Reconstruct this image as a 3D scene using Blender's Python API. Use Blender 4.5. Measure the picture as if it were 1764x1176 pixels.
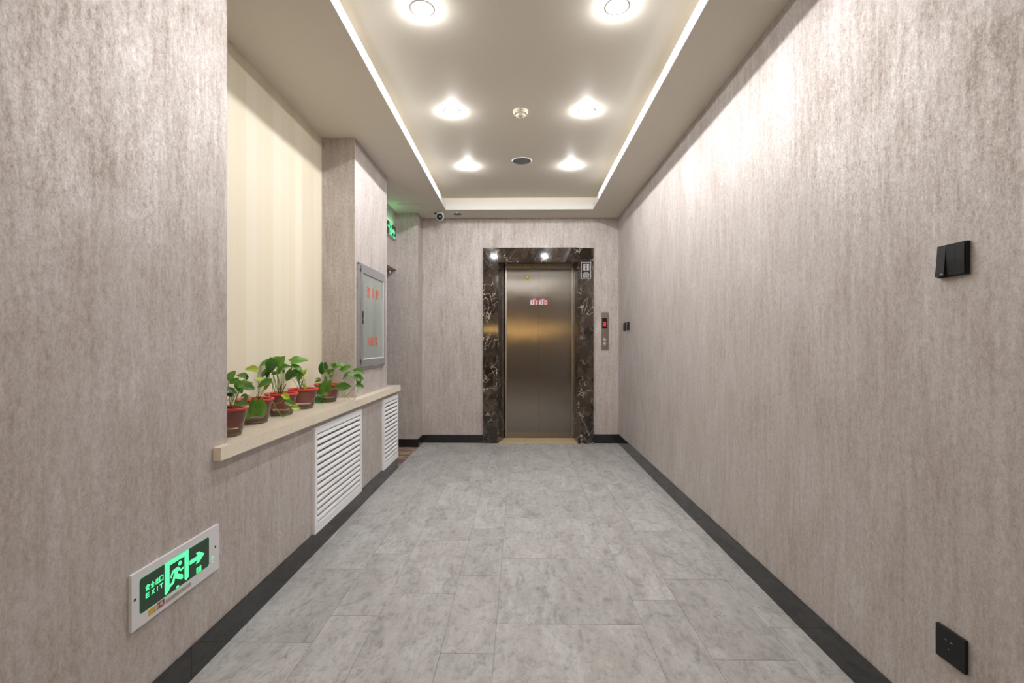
import bpy, bmesh, math, random
from mathutils import Vector, Matrix
for o in list(bpy.data.objects): bpy.data.objects.remove(o)
S = bpy.context.scene
C = S.collection
rnd = random.Random(7)
PI = math.pi

# ---------------------------------------------------------------- camera, world, exposure
cam_d = bpy.data.cameras.new('camera'); cam = bpy.data.objects.new('camera', cam_d); C.objects.link(cam)
cam.location = (0, 0, 1.155)
cam.rotation_euler = (PI/2, 0, math.radians(0.868))
cam_d.sensor_width = 36; cam_d.lens = 825*36/1764
cam_d.shift_y = 3.5/1764
cam_d.clip_start = 0.02
S.camera = cam
w = bpy.data.worlds.new('world'); S.world = w; w.use_nodes = True
w.node_tree.nodes['Background'].inputs[0].default_value = (0.9, 0.85, 0.8, 1)
w.node_tree.nodes['Background'].inputs[1].default_value = 0.02
S.view_settings.view_transform = 'Standard'; S.view_settings.look = 'None'
S.view_settings.gamma = 1; S.view_settings.use_curve_mapping = False
S.view_settings.exposure = 0.0
LAMP = 1650.0          # radiance of the downlight lenses
STRIP = 1.35

H = 2.6135            # soffit height
HT = 2.760            # tray height
YB = 5.57             # back wall
XR = 1.149            # right wall
XL = -1.133           # left wall
Y0 = -4.0             # rear wall

# ---------------------------------------------------------------- material helpers
class NT:
    def __init__(s, name):
        s.m = bpy.data.materials.new(name); s.m.use_nodes = True
        s.t = s.m.node_tree; s.t.nodes.clear()
        s.out = s.t.nodes.new('ShaderNodeOutputMaterial')
        s.b = s.t.nodes.new('ShaderNodeBsdfPrincipled')
        s.t.links.new(s.b.outputs[0], s.out.inputs[0])
    def n(s, typ, **kw):
        nd = s.t.nodes.new(typ)
        for k, v in kw.items():
            if isinstance(k, str) and k.startswith('i_'):
                key = k[2:].replace('_', ' ')
                nd.inputs[key].default_value = v
            else: setattr(nd, k, v)
        return nd
    def l(s, a, b): s.t.links.new(a, b)
    def set(s, **kw):
        for k, v in kw.items():
            key = k.replace('_', ' ')
            inp = s.b.inputs[key]
            if hasattr(v, 'is_linked') or isinstance(v, bpy.types.NodeSocket): s.l(v, inp)
            else: inp.default_value = v
        return s
    def coord(s, scale=(1, 1, 1), kind='Object', off=None):
        tc = s.n('ShaderNodeTexCoord'); mp = s.n('ShaderNodeMapping')
        mp.inputs['Scale'].default_value = scale
        s.l(tc.outputs[kind], mp.inputs[0])
        if off: s.l(off, mp.inputs['Location'])
        return mp.outputs[0]
    def noise(s, vec, scale, detail=3, rough=0.55, dist=0.0):
        nd = s.n('ShaderNodeTexNoise'); s.l(vec, nd.inputs['Vector'])
        nd.inputs['Scale'].default_value = scale; nd.inputs['Detail'].default_value = detail
        nd.inputs['Roughness'].default_value = rough; nd.inputs['Distortion'].default_value = dist
        return nd.outputs['Fac']
    def ramp(s, fac, stops, interp='LINEAR'):
        r = s.n('ShaderNodeValToRGB'); cr = r.color_ramp; cr.interpolation = interp
        while len(cr.elements) > 2: cr.elements.remove(cr.elements[-1])
        cr.elements[0].position = stops[0][0]; cr.elements[0].color = col(stops[0][1])
        cr.elements[1].position = stops[1][0]; cr.elements[1].color = col(stops[1][1])
        for p, c in stops[2:]:
            e = cr.elements.new(p); e.color = col(c)
        s.l(fac, r.inputs[0]); return r.outputs[0]
    def mix(s, fac, a, b, mode='MIX'):
        m = s.n('ShaderNodeMix', data_type='RGBA', blend_type=mode)
        for v, i in ((fac, 0), (a, 6), (b, 7)):
            if isinstance(v, bpy.types.NodeSocket): s.l(v, m.inputs[i])
            elif i == 0: m.inputs[0].default_value = v
            else: m.inputs[i].default_value = col(v)
        return m.outputs[2]
    def math(s, op, a, b=0.0, clamp=False):
        m = s.n('ShaderNodeMath', operation=op, use_clamp=clamp)
        for v, i in ((a, 0), (b, 1)):
            if isinstance(v, bpy.types.NodeSocket): s.l(v, m.inputs[i])
            else: m.inputs[i].default_value = v
        return m.outputs[0]
    def bump(s, h, dist=0.001, strength=1.0):
        b = s.n('ShaderNodeBump'); b.inputs['Strength'].default_value = strength
        b.inputs['Distance'].default_value = dist; s.l(h, b.inputs['Height'])
        s.l(b.outputs[0], s.b.inputs['Normal']); return s

def col(c):
    if isinstance(c, (int, float)): return (c, c, c, 1)
    return tuple(c) + (1,) if len(c) == 3 else tuple(c)

def plain(name, c, rough=0.5, metal=0.0, spec=0.5, emit=None, es=0.0, **kw):
    t = NT(name); t.set(Base_Color=col(c), Roughness=rough, Metallic=metal, Specular_IOR_Level=spec)
    if emit is not None: t.set(Emission_Color=col(emit), Emission_Strength=es)
    t.set(**kw)
    return t.m

# --- wallpaper: taupe ground with silver-grey vertical mottling
def mat_wallpaper():
    t = NT('mottled wallpaper')
    v = t.coord((1, 1, 0.5))
    fine = t.noise(v, 80, 3, 0.65)
    v2 = t.coord((1, 1, 0.12))
    streak = t.noise(v2, 34, 4, 0.6)
    v3 = t.coord((1, 1, 0.55))
    blotch = t.noise(v3, 4.5, 4, 0.6, 0.3)
    v4 = t.coord((1, 1, 0.7))
    speck = t.noise(v4, 230, 2, 0.6)
    a = t.math('MULTIPLY', fine, 0.55); b = t.math('MULTIPLY', streak, 0.50); c = t.math('MULTIPLY', blotch, 0.50); d = t.math('MULTIPLY', speck, 0.45)
    sm = t.math('ADD', t.math('ADD', a, b), t.math('ADD', c, d))
    f = t.ramp(t.math('MULTIPLY', sm, 0.5), [(0.37, 0.0), (0.50, 0.52), (0.63, 1.0)])
    rgb = t.mix(f, (0.350, 0.283, 0.238), (0.66, 0.635, 0.63))
    sp_ = t.noise(t.coord((1, 1, 0.8)), 85, 6, 0.75)
    gate = t.ramp(blotch, [(0.40, 0.0), (0.60, 1.0)])
    sk = t.math('MULTIPLY', t.ramp(sp_, [(0.53, 0.0), (0.62, 1.0)]), gate)
    rgb = t.mix(t.math('MULTIPLY', sk, 0.50), rgb, (0.31, 0.245, 0.205))
    # paper seams
    sx = t.n('ShaderNodeSeparateXYZ'); t.l(t.coord(), sx.inputs[0])
    sy = t.math('ADD', sx.outputs[0], sx.outputs[1])
    fr = t.math('FRACT', t.math('MULTIPLY', t.math('ADD', sy, 7.975), 1/0.53))
    seam = t.ramp(fr, [(0.0, 1.0), (0.006, 0.0)])
    rgb = t.mix(t.math('MULTIPLY', seam, 0.16), rgb, (0.15, 0.11, 0.09))
    rough = t.math('SUBTRACT', 0.66, t.math('MULTIPLY', f, 0.10))
    t.set(Base_Color=rgb, Roughness=rough, Metallic=t.math('MULTIPLY', t.math('SUBTRACT', 1.0, sk), t.math('ADD', 0.08, t.math('MULTIPLY', f, 0.46))), Specular_IOR_Level=0.5)
    t.bump(sm, 0.0008, 0.35)
    return t.m

def mat_cream():
    t = NT('cream striped wallpaper')
    sx = t.n('ShaderNodeSeparateXYZ'); t.l(t.coord(), sx.inputs[0])
    fr = t.math('FRACT', t.math('MULTIPLY', sx.outputs[1], 1/0.27))
    st = t.ramp(fr, [(0.0, 0.0), (0.03, 1.0), (0.36, 1.0), (0.39, 0.35), (0.68, 0.35), (0.71, 0.0)])
    rgb = t.mix(st, (0.72, 0.655, 0.52), (0.76, 0.705, 0.585))
    weave = t.noise(t.coord((1, 1, 6)), 90, 2)
    weave2 = t.noise(t.coord((1, 6, 1)), 90, 2)
    wv = t.math('ADD', weave, weave2)
    rgb = t.mix(t.math('MULTIPLY', wv, 0.12), rgb, (0.5, 0.4, 0.22))
    t.set(Base_Color=rgb, Roughness=0.6, Specular_IOR_Level=0.35); t.bump(wv, 0.0006, 0.5)
    return t.m

def mat_paint(name, c):
    t = NT(name); n = t.noise(t.coord(), 60, 3)
    t.set(Base_Color=t.mix(t.math('MULTIPLY', n, 0.05), c, (c[0]*.7, c[1]*.7, c[2]*.7)), Roughness=0.6, Specular_IOR_Level=0.3)
    t.bump(n, 0.0004, 0.3)
    return t.m

def mat_tile():
    t = NT('grey wood look tile')
    oi = t.n('ShaderNodeObjectInfo')
    cx = t.n('ShaderNodeCombineXYZ')
    t.l(t.math('MULTIPLY', oi.outputs['Random'], 37.0), cx.inputs[0]); t.l(t.math('MULTIPLY', oi.outputs['Random'], 91.0), cx.inputs[1])
    def cv(sc):
        tc = t.n('ShaderNodeTexCoord'); ad = t.n('ShaderNodeVectorMath', operation='ADD')
        t.l(tc.outputs['Object'], ad.inputs[0]); t.l(cx.outputs[0], ad.inputs[1])
        mp = t.n('ShaderNodeMapping'); mp.inputs['Scale'].default_value = sc; t.l(ad.outputs[0], mp.inputs[0]); return mp.outputs[0]
    big = t.noise(cv((1.6, 0.6, 1)), 4.5, 4, 0.6, 0.4)
    grain = t.noise(cv((1, 0.16, 1)), 42, 4, 0.65)
    smudge = t.noise(cv((1, 0.5, 1)), 12, 8, 0.78, 0.9)
    fine = t.noise(cv((1, 0.4, 1)), 120, 3, 0.7)
    mott = t.noise(cv((1, 0.75, 1)), 34, 5, 0.7, 0.6)
    # printed boards inside the tile: pale / dark strips along the length
    strip = t.n('ShaderNodeTexVoronoi', feature='F1', voronoi_dimensions='2D'); t.l(cv((9.0, 1.1, 1)), strip.inputs['Vector']); strip.inputs['Scale'].default_value = 1.0
    base = t.mix(t.ramp(big, [(0.35, 0.0), (0.65, 1.0)]), (0.365, 0.358, 0.342), (0.485, 0.487, 0.482))
    sxs = t.n('ShaderNodeSeparateColor'); t.l(strip.outputs['Color'], sxs.inputs[0])
    base = t.mix(t.math('MULTIPLY', sxs.outputs[0], 0.22), base, (0.30, 0.285, 0.265))
    base = t.mix(t.math('MULTIPLY', t.ramp(grain, [(0.42, 0.0), (0.70, 1.0)]), 0.40), base, (0.25, 0.235, 0.21))
    base = t.mix(t.math('MULTIPLY', t.ramp(smudge, [(0.52, 0.0), (0.66, 1.0)]), 0.62), base, (0.155, 0.15, 0.14))
    base = t.mix(t.math('MULTIPLY', t.ramp(smudge, [(0.30, 1.0), (0.46, 0.0)]), 0.55), base, (0.54, 0.52, 0.49))
    base = t.mix(t.math('MULTIPLY', t.ramp(fine, [(0.62, 0.0), (0.75, 1.0)]), 0.35), base, (0.62, 0.60, 0.57))
    base = t.mix(t.math('MULTIPLY', t.ramp(mott, [(0.50, 0.0), (0.68, 1.0)]), 0.50), base, (0.20, 0.19, 0.17))
    # knots and hairline cracks
    wob = t.noise(cv((1, 1, 1)), 9, 3)
    vv = t.n('ShaderNodeVectorMath', operation='ADD'); t.l(cv((2.6, 1.6, 1)), vv.inputs[0])
    cw = t.n('ShaderNodeCombineXYZ'); t.l(t.math('MULTIPLY', wob, 1.1), cw.inputs[0]); t.l(t.math('MULTIPLY', wob, 0.9), cw.inputs[1]); t.l(cw.outputs[0], vv.inputs[1])
    vo = t.n('ShaderNodeTexVoronoi', feature='DISTANCE_TO_EDGE', voronoi_dimensions='2D'); t.l(vv.outputs[0], vo.inputs['Vector']); vo.inputs['Scale'].default_value = 1.6
    crack = t.math('MULTIPLY', t.ramp(vo.outputs['Distance'], [(0.0, 1.0), (0.011, 0.0)]), t.ramp(t.noise(cv((1, 1, 1)), 3.1, 2), [(0.50, 0.0), (0.62, 1.0)]))
    base = t.mix(t.math('MULTIPLY', crack, 0.7), base, (0.12, 0.11, 0.10))
    kn = t.n('ShaderNodeTexVoronoi', feature='F1', voronoi_dimensions='2D'); t.l(cv((3.6, 2.4, 1)), kn.inputs['Vector']); kn.inputs['Scale'].default_value = 1.0
    knot = t.ramp(kn.outputs['Distance'], [(0.02, 1.0), (0.10, 0.0)])
    base = t.mix(t.math('MULTIPLY', knot, t.math('MULTIPLY', smudge, 0.45)), base, (0.14, 0.135, 0.125))
    tone = t.math('ADD', 0.93, t.math('MULTIPLY', oi.outputs['Random'], 0.12))
    bc = t.n('ShaderNodeVectorMath', operation='SCALE'); t.l(base, bc.inputs[0]); t.l(tone, bc.inputs['Scale'])
    t.set(Base_Color=bc.outputs[0], Roughness=t.math('ADD', 0.36, t.math('MULTIPLY', smudge, 0.22)), Specular_IOR_Level=0.45)
    t.bump(t.math('ADD', grain, smudge), 0.0006, 0.5)
    return t.m

def mat_dark_marble():
    t = NT('dark emperador marble')
    v = t.coord((1, 1, 0.85))
    w1 = t.noise(v, 3.0, 5, 0.65)
    cw = t.n('ShaderNodeCombineXYZ'); 
    for i in range(3): t.l(t.math('MULTIPLY', t.noise(t.coord((1 + i*.13, 1, 1)), 4.5 + i, 3, 0.5), 0.45), cw.inputs[i])
    ad = t.n('ShaderNodeVectorMath', operation='ADD'); t.l(v, ad.inputs[0]); t.l(cw.outputs[0], ad.inputs[1])
    vo = t.n('ShaderNodeTexVoronoi', feature='DISTANCE_TO_EDGE'); t.l(ad.outputs[0], vo.inputs['Vector']); vo.inputs['Scale'].default_value = 5.0
    vo2 = t.n('ShaderNodeTexVoronoi', feature='DISTANCE_TO_EDGE'); t.l(ad.outputs[0], vo2.inputs['Vector']); vo2.inputs['Scale'].default_value = 14.0
    vc = t.n('ShaderNodeTexVoronoi', feature='F1'); t.l(ad.outputs[0], vc.inputs['Vector']); vc.inputs['Scale'].default_value = 6.5
    sc = t.n('ShaderNodeSeparateColor'); t.l(vc.outputs['Color'], sc.inputs[0])
    ground = t.mix(sc.outputs[0], (0.010, 0.007, 0.005), (0.060, 0.042, 0.032))
    cl = t.noise(v, 9, 5, 0.7)
    ground = t.mix(t.ramp(cl, [(0.55, 0.0), (0.8, 1.0)]), ground, (0.14, 0.115, 0.095))
    m1 = t.math('MULTIPLY', t.ramp(vo.outputs['Distance'], [(0.0, 1.0), (0.03, 0.0)]), t.ramp(t.noise(v, 5, 3), [(0.50, 0.0), (0.60, 1.0)]))
    m2 = t.math('MULTIPLY', t.ramp(vo2.outputs['Distance'], [(0.0, 1.0), (0.02, 0.0)]), t.ramp(t.noise(v, 8, 2), [(0.54, 0.0), (0.64, 0.5)]))
    vein = t.math('MAXIMUM', m1, m2)
    t.set(Base_Color=t.mix(vein, ground, (0.55, 0.47, 0.38)), Roughness=0.06, Specular_IOR_Level=0.5)
    return t.m

def mat_beige_stone(name, c1, c2, rough):
    t = NT(name); v = t.coord((1, 1, 1))
    n1 = t.noise(v, 7, 6, 0.7, 0.6); n2 = t.noise(v, 160, 3, 0.7); n3 = t.noise(v, 30, 5, 0.7, 1.0)
    r = t.mix(t.ramp(n1, [(0.35, 0.0), (0.7, 1.0)]), c1, c2)
    r = t.mix(t.math('MULTIPLY', t.ramp(n3, [(0.55, 0.0), (0.72, 1.0)]), 0.35), r, tuple(x*.72 for x in c1))
    r = t.mix(t.math('MULTIPLY', n2, 0.2), r, tuple(x*.62 for x in c1))
    t.set(Base_Color=r, Roughness=rough, Specular_IOR_Level=0.5)
    return t.m

def mat_steel(name, base, rough, aniso=0.0, wave=0.0, hair=True):
    t = NT(name)
    v = t.coord((1, 1, 0.02))
    n = t.noise(v, 420, 2, 0.6)
    lo = t.noise(t.coord((1, 1, 0.9)), 2.2, 2, 0.5)
    c = t.mix(t.math('MULTIPLY', n, 0.30), base, tuple(x*.62 for x in base))
    sc1 = t.noise(t.coord((0.12, 1, 3.0)), 60, 2, 0.7)
    c = t.mix(t.math('MULTIPLY', t.ramp(sc1, [(0.70, 0.0), (0.78, 1.0)]), 0.25), c, (0.8, 0.78, 0.74))
    t.set(Base_Color=c, Metallic=1.0, Roughness=t.math('ADD', rough, t.math('MULTIPLY', n, 0.06)), Anisotropic=aniso)
    if aniso:
        cx = t.n('ShaderNodeCombineXYZ'); cx.inputs[0].default_value = 1.0
        t.l(cx.outputs[0], t.b.inputs['Tangent'])
    if wave: t.bump(lo, wave*0.4, 1.0)
    return t.m

def mat_carpet():
    t = NT('patterned carpet'); 
    big = t.noise(t.coord((0.7, 2.2, 1)), 2.6, 4, 0.6, 1.2)
    f = t.noise(t.coord(), 340, 2, 0.8)
    r = t.ramp(big, [(0.34, (0.22, 0.15, 0.24)), (0.44, (0.20, 0.12, 0.13)), (0.49, (0.24, 0.14, 0.11)), (0.54, (0.52, 0.42, 0.24)), (0.62, (0.24, 0.16, 0.14)), (0.68, (0.30, 0.20, 0.32))])
    r = t.mix(t.math('MULTIPLY', f, 0.5), r, (0.05, 0.04, 0.05))
    t.set(Base_Color=r, Roughness=0.95, Specular_IOR_Level=0.1); t.bump(f, 0.003, 0.8)
    return t.m

def mat_leaf(name, c1, c2, vein):
    t = NT(name); oi = t.n('ShaderNodeObjectInfo')
    v = t.coord((1, 1, 1)); n = t.noise(v, 45, 4, 0.6)
    r = t.mix(t.ramp(n, [(0.35, 0.0), (0.65, 1.0)]), c1, c2)
    sx = t.n('ShaderNodeSeparateXYZ'); t.l(v, sx.inputs[0])
    mid = t.ramp(t.math('ABSOLUTE', sx.outputs[1]), [(0.0, 1.0), (0.0016, 0.0)])
    r = t.mix(t.math('MULTIPLY', mid, 0.7), r, vein)
    h = t.n('ShaderNodeHueSaturation'); t.l(r, h.inputs['Color'])
    t.l(t.math('ADD', 0.78, t.math('MULTIPLY', oi.outputs['Random'], 0.45)), h.inputs['Value'])
    t.set(Base_Color=h.outputs[0], Roughness=0.32, Specular_IOR_Level=0.5)
    tr = t.n('ShaderNodeBsdfTranslucent'); t.l(h.outputs[0], tr.inputs[0])
    mx = t.n('ShaderNodeMixShader'); mx.inputs[0].default_value = 0.28
    t.l(t.b.outputs[0], mx.inputs[1]); t.l(tr.outputs[0], mx.inputs[2]); t.l(mx.outputs[0], t.out.inputs[0])
    return t.m

M = {}
M['paper'] = mat_wallpaper()
M['cream'] = mat_cream()
M['ceil'] = mat_paint('warm white ceiling paint', (0.72, 0.67, 0.585))
M['lip'] = mat_paint('white tray edge paint', (0.66, 0.65, 0.61))
M['tile'] = mat_tile()
M['grout'] = plain('dark grout', (0.20, 0.19, 0.175), 0.9)
M['grout_pale'] = plain('pale grout', (0.5, 0.5, 0.49), 0.9)
M['marble'] = mat_dark_marble()
M['ledge'] = mat_beige_stone('beige marble ledge', (0.80, 0.71, 0.57), (0.86, 0.79, 0.66), 0.14)
M['sill'] = mat_beige_stone('yellow travertine', (0.55, 0.42, 0.22), (0.68, 0.55, 0.34), 0.3)
M['skirt'] = plain('black polished skirting stone', (0.012, 0.012, 0.013), 0.06, spec=0.6)
M['door'] = mat_steel('brushed elevator steel', (0.25, 0.235, 0.215), 0.15, 0.88, 0.006)
M['steel'] = mat_steel('brushed steel trim', (0.34, 0.315, 0.28), 0.25)
M['gap'] = plain('painted gap shadow', (0.01, 0.009, 0.008), 0.8)  # near-black colour stands in for the shadow behind slats and doors
M['alu'] = plain('silver aluminium frame', (0.50, 0.51, 0.53), 0.36, 0.75)
M['white'] = plain('white powder coat', (0.80, 0.81, 0.83), 0.4)
M['whitep'] = plain('white plastic', (0.70, 0.69, 0.72), 0.35)
M['creamp'] = plain('ivory plastic', (0.62, 0.56, 0.44), 0.4)
M['black'] = plain('matt black plastic', (0.009, 0.009, 0.010), 0.45, spec=0.3)
M['blackg'] = plain('glossy black plastic', (0.006, 0.006, 0.007), 0.08)
M['screw'] = plain('dark screw hole', (0.008, 0.008, 0.008), 0.6)
M['carpet'] = mat_carpet()
M['lens'] = plain('downlight lens', (0.9, 0.9, 0.9), 0.4, emit=(1.0, 0.99, 0.985), es=LAMP)
M['lens_dim'] = plain('dimmed downlight lens', (0.9, 0.9, 0.9), 0.4, emit=(1.0, 0.96, 0.9), es=LAMP*0.5)
M['led'] = plain('led strip diffuser', (0.9, 0.9, 0.9), 0.5, emit=(0.93, 0.955, 1.0), es=STRIP)
M['green'] = plain('green lit pictogram', (0.05, 0.5, 0.2), 0.4, emit=(0.10, 1.0, 0.36), es=1.15)
M['greendark'] = plain('dark green sign face', (0.010, 0.028, 0.016), 0.3, emit=(0.02, 0.10, 0.045), es=0.12)
M['greenedge'] = plain('faint green panel edge', (0.05, 0.3, 0.12), 0.4, emit=(0.1, 1.0, 0.4), es=0.3)
M['greenled'] = plain('green indicator', (0.1, 0.6, 0.3), 0.4, emit=(0.2, 1.0, 0.6), es=1.5)
M['redled'] = plain('red display digit', (0.6, 0.02, 0.02), 0.4, emit=(1.0, 0.03, 0.03), es=1.6)
M['redfaint'] = plain('red indicator', (0.5, 0.1, 0.08), 0.4, emit=(1.0, 0.12, 0.08), es=0.8)
M['redtext'] = plain('red lettering', (0.62, 0.10, 0.06), 0.5)
M['grille'] = plain('grey speaker cloth', (0.20, 0.21, 0.215), 0.8)
M['yellow'] = plain('yellow sticker', (0.62, 0.46, 0.0), 0.5, spec=0.2)
M['sred'] = plain('sticker red', (0.55, 0.02, 0.05), 0.4)
M['sblue'] = plain('sticker navy', (0.03, 0.03, 0.16), 0.4)
M['swhite'] = plain('sticker white', (0.78, 0.78, 0.80), 0.4)
M['sorange'] = plain('sticker orange', (0.75, 0.17, 0.02), 0.4)
M['sblack'] = plain('sticker black ink', (0.015, 0.012, 0.015), 0.4)
M['samber'] = plain('sticker amber', (0.62, 0.38, 0.06), 0.4)
M['sdarkred'] = plain('sticker dark red', (0.30, 0.04, 0.03), 0.4)
M['sgrey'] = plain('sticker grey', (0.45, 0.45, 0.42), 0.4)
M['sgreyd'] = plain('sticker faded print', (0.30, 0.31, 0.28), 0.4)
M['spink'] = plain('sticker faded pink', (0.55, 0.35, 0.30), 0.4)
M['rim'] = plain('red pot rim plastic', (0.60, 0.028, 0.018), 0.3)
M['potred'] = plain('red inner pot plastic', (0.38, 0.020, 0.020), 0.38)
M['soil'] = plain('dark potting soil', (0.022, 0.014, 0.010), 0.95)
M['stem'] = plain('green stem', (0.20, 0.34, 0.05), 0.45)
M['stemd'] = plain('brown woody stem', (0.10, 0.08, 0.03), 0.7)
M['sedi'] = plain('water and grit in pot base', (0.23, 0.17, 0.095), 0.4)
M['leafd'] = mat_leaf('dark green leaf', (0.020, 0.085, 0.018), (0.055, 0.19, 0.025), (0.10, 0.26, 0.06))
M['leafm'] = mat_leaf('mid green leaf', (0.060, 0.19, 0.020), (0.15, 0.34, 0.04), (0.24, 0.42, 0.10))
M['leafy'] = mat_leaf('yellow green leaf', (0.26, 0.46, 0.02), (0.48, 0.56, 0.04), (0.6, 0.62, 0.2))
def mat_shell():
    t = NT('clear plastic pot shell')
    g = t.n('ShaderNodeBsdfGlossy'); g.inputs['Roughness'].default_value = 0.08
    tr = t.n('ShaderNodeBsdfTransparent'); tr.inputs[0].default_value = (0.93, 0.88, 0.82, 1)
    df = t.n('ShaderNodeBsdfDiffuse'); df.inputs[0].default_value = (0.62, 0.50, 0.42, 1)
    m1 = t.n('ShaderNodeMixShader'); m1.inputs[0].default_value = 0.10; t.l(tr.outputs[0], m1.inputs[1]); t.l(df.outputs[0], m1.inputs[2])
    fr = t.n('ShaderNodeFresnel'); fr.inputs[0].default_value = 1.45
    m2 = t.n('ShaderNodeMixShader'); t.l(fr.outputs[0], m2.inputs[0]); t.l(m1.outputs[0], m2.inputs[1]); t.l(g.outputs[0], m2.inputs[2])
    t.l(m2.outputs[0], t.out.inputs[0]); return t.m
M['shell'] = mat_shell()
def mat_frost():
    t = NT('frosted cabinet glass')
    n = t.noise(t.coord((1, 1.5, 0.5)), 3.0, 2)
    n2 = t.noise(t.coord((1, 8, 8)), 60, 2)
    r = t.mix(t.ramp(n, [(0.35, 0.0), (0.65, 1.0)]), (0.20, 0.235, 0.215), (0.34, 0.37, 0.335))
    r = t.mix(t.math('MULTIPLY', n2, 0.15), r, (0.12, 0.14, 0.13))
    t.set(Base_Color=r, Roughness=0.28, Specular_IOR_Level=0.5, Transmission_Weight=0.0); return t.m
M['frost'] = mat_frost()
M['amber'] = plain('added amber glow', (0.8, 0.5, 0.2), 0.5, emit=(1.0, 0.62, 0.20), es=14.0)  # emitter added to give the elevator doors their gold reflection

# ---------------------------------------------------------------- geometry helpers
def link(name, bm, mat, parent=None, smooth=False, loc=None, bevel=0.0):
    me = bpy.data.meshes.new(name)
    if bevel:
        bmesh.ops.bevel(bm, geom=[e for e in bm.edges if e.calc_face_angle(0) > 0.5], offset=bevel, segments=2, affect='EDGES', clamp_overlap=True)
    bmesh.ops.recalc_face_normals(bm, faces=bm.faces)
    bm.to_mesh(me); bm.free()
    for m_ in (mat if isinstance(mat, (list, tuple)) else [mat]): me.materials.append(m_)
    if smooth:
        for p in me.polygons: p.use_smooth = True
    o = bpy.data.objects.new(name, me); C.objects.link(o)
    if loc is not None: o.location = loc
    if parent is not None: o.parent = parent
    return o

def box(bm, x0, x1, y0, y1, z0, z1, mi=0):
    v = [bm.verts.new((x, y, z)) for x in (x0, x1) for y in (y0, y1) for z in (z0, z1)]
    fs = [(0,1,3,2), (4,6,7,5), (0,4,5,1), (2,3,7,6), (0,2,6,4), (1,5,7,3)]
    for f in fs:
        fc = bm.faces.new([v[i] for i in f]); fc.material_index = mi

def boxo(name, b, mat, parent=None, bevel=0.0, **k):
    bm = bmesh.new(); box(bm, *b)
    return link(name, bm, mat, parent, bevel=bevel, **k)

def prism(bm, pts, a0, a1, axis):       # 2-D outline extruded along an axis
    def P(p, a):
        if axis == 'z': return (p[0], p[1], a)
        if axis == 'x': return (a, p[0], p[1])
        return (p[0], a, p[1])
    lo = [bm.verts.new(P(p, a0)) for p in pts]; hi = [bm.verts.new(P(p, a1)) for p in pts]
    n = len(pts)
    bm.faces.new(lo); bm.faces.new(hi[::-1])
    for i in range(n): bm.faces.new((lo[i], hi[i], hi[(i+1) % n], lo[(i+1) % n]))

def prismo(name, pts, a0, a1, axis, mat, parent=None, bevel=0.0):
    bm = bmesh.new(); prism(bm, pts, a0, a1, axis); return link(name, bm, mat, parent, bevel=bevel)

def lathe(bm, prof, seg=32, cx=0, cy=0, cz=0, oct_=None, axis='z', open_top=False):
    rings = []
    for r, z in prof:
        ring = []
        for i in range(seg):
            a = 2*PI*i/seg
            rr = r
            if oct_: 
                k = (a % (2*PI/oct_)) - PI/oct_
                rr = r*math.cos(PI/oct_)/math.cos(k)*0.55 + r*0.45
            p = (rr*math.cos(a), rr*math.sin(a), z)
            if axis == 'y': p = (p[0], p[2], p[1])
            if axis == 'x': p = (p[2], p[0], p[1])
            ring.append(bm.verts.new((cx+p[0], cy+p[1], cz+p[2])))
        rings.append(ring)
    for a, b in zip(rings, rings[1:]):
        for i in range(seg): bm.faces.new((a[i], a[(i+1) % seg], b[(i+1) % seg], b[i]))
    loop = abs(prof[0][0]-prof[-1][0]) < 1e-6
    if loop and abs(prof[0][1]-prof[-1][1]) > 1e-6 and len(prof) > 3:
        for i in range(seg): bm.faces.new((rings[-1][i], rings[-1][(i+1) % seg], rings[0][(i+1) % seg], rings[0][i]))
    if prof[0][0] > 1e-5 and not loop: bm.faces.new(rings[0][::-1])
    if prof[-1][0] > 1e-5 and not loop and not open_top: bm.faces.new(rings[-1])
    bmesh.ops.remove_doubles(bm, verts=bm.verts, dist=1e-6)

def lo(name, prof, mat, parent=None, seg=32, smooth=True, **k):
    bm = bmesh.new(); lathe(bm, prof, seg, **k); return link(name, bm, mat, parent, smooth=smooth)

def tube(bm, pts, r0, r1=None, seg=6):
    r1 = r1 if r1 is not None else r0
    pts = [Vector(p) for p in pts]; rings = []
    for i, p in enumerate(pts):
        d = (pts[min(i+1, len(pts)-1)] - pts[max(i-1, 0)]).normalized()
        a = d.orthogonal().normalized(); b = d.cross(a)
        if rings:   # keep the frame from twisting
            pr = (rings[-1][0].co - pts[i-1]); a = (pr - d*pr.dot(d)).normalized(); b = d.cross(a)
        r = r0 + (r1-r0)*i/(len(pts)-1)
        rings.append([bm.verts.new(p + (a*math.cos(2*PI*k/seg) + b*math.sin(2*PI*k/seg))*r) for k in range(seg)])
    for A, B in zip(rings, rings[1:]):
        for i in range(seg): bm.faces.new((A[i], A[(i+1) % seg], B[(i+1) % seg], B[i]))
    bm.faces.new(rings[0][::-1]); bm.faces.new(rings[-1])

def empty(name, loc=(0, 0, 0)):
    o = bpy.data.objects.new(name, None); C.objects.link(o); o.location = loc; o.empty_display_size = 0.05; return o
def tag(o, label, cat, group=None):
    o['label'] = label; o['category'] = cat
    if group: o['group'] = group
    return o
def struct(o, label=None):
    o['kind'] = 'structure'
    if label: o['label'] = label
    return o
def under(o, p):   # parent keeping world place (parents are unrotated)
    o.parent = p; o.location = o.location - p.location; return o

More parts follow.
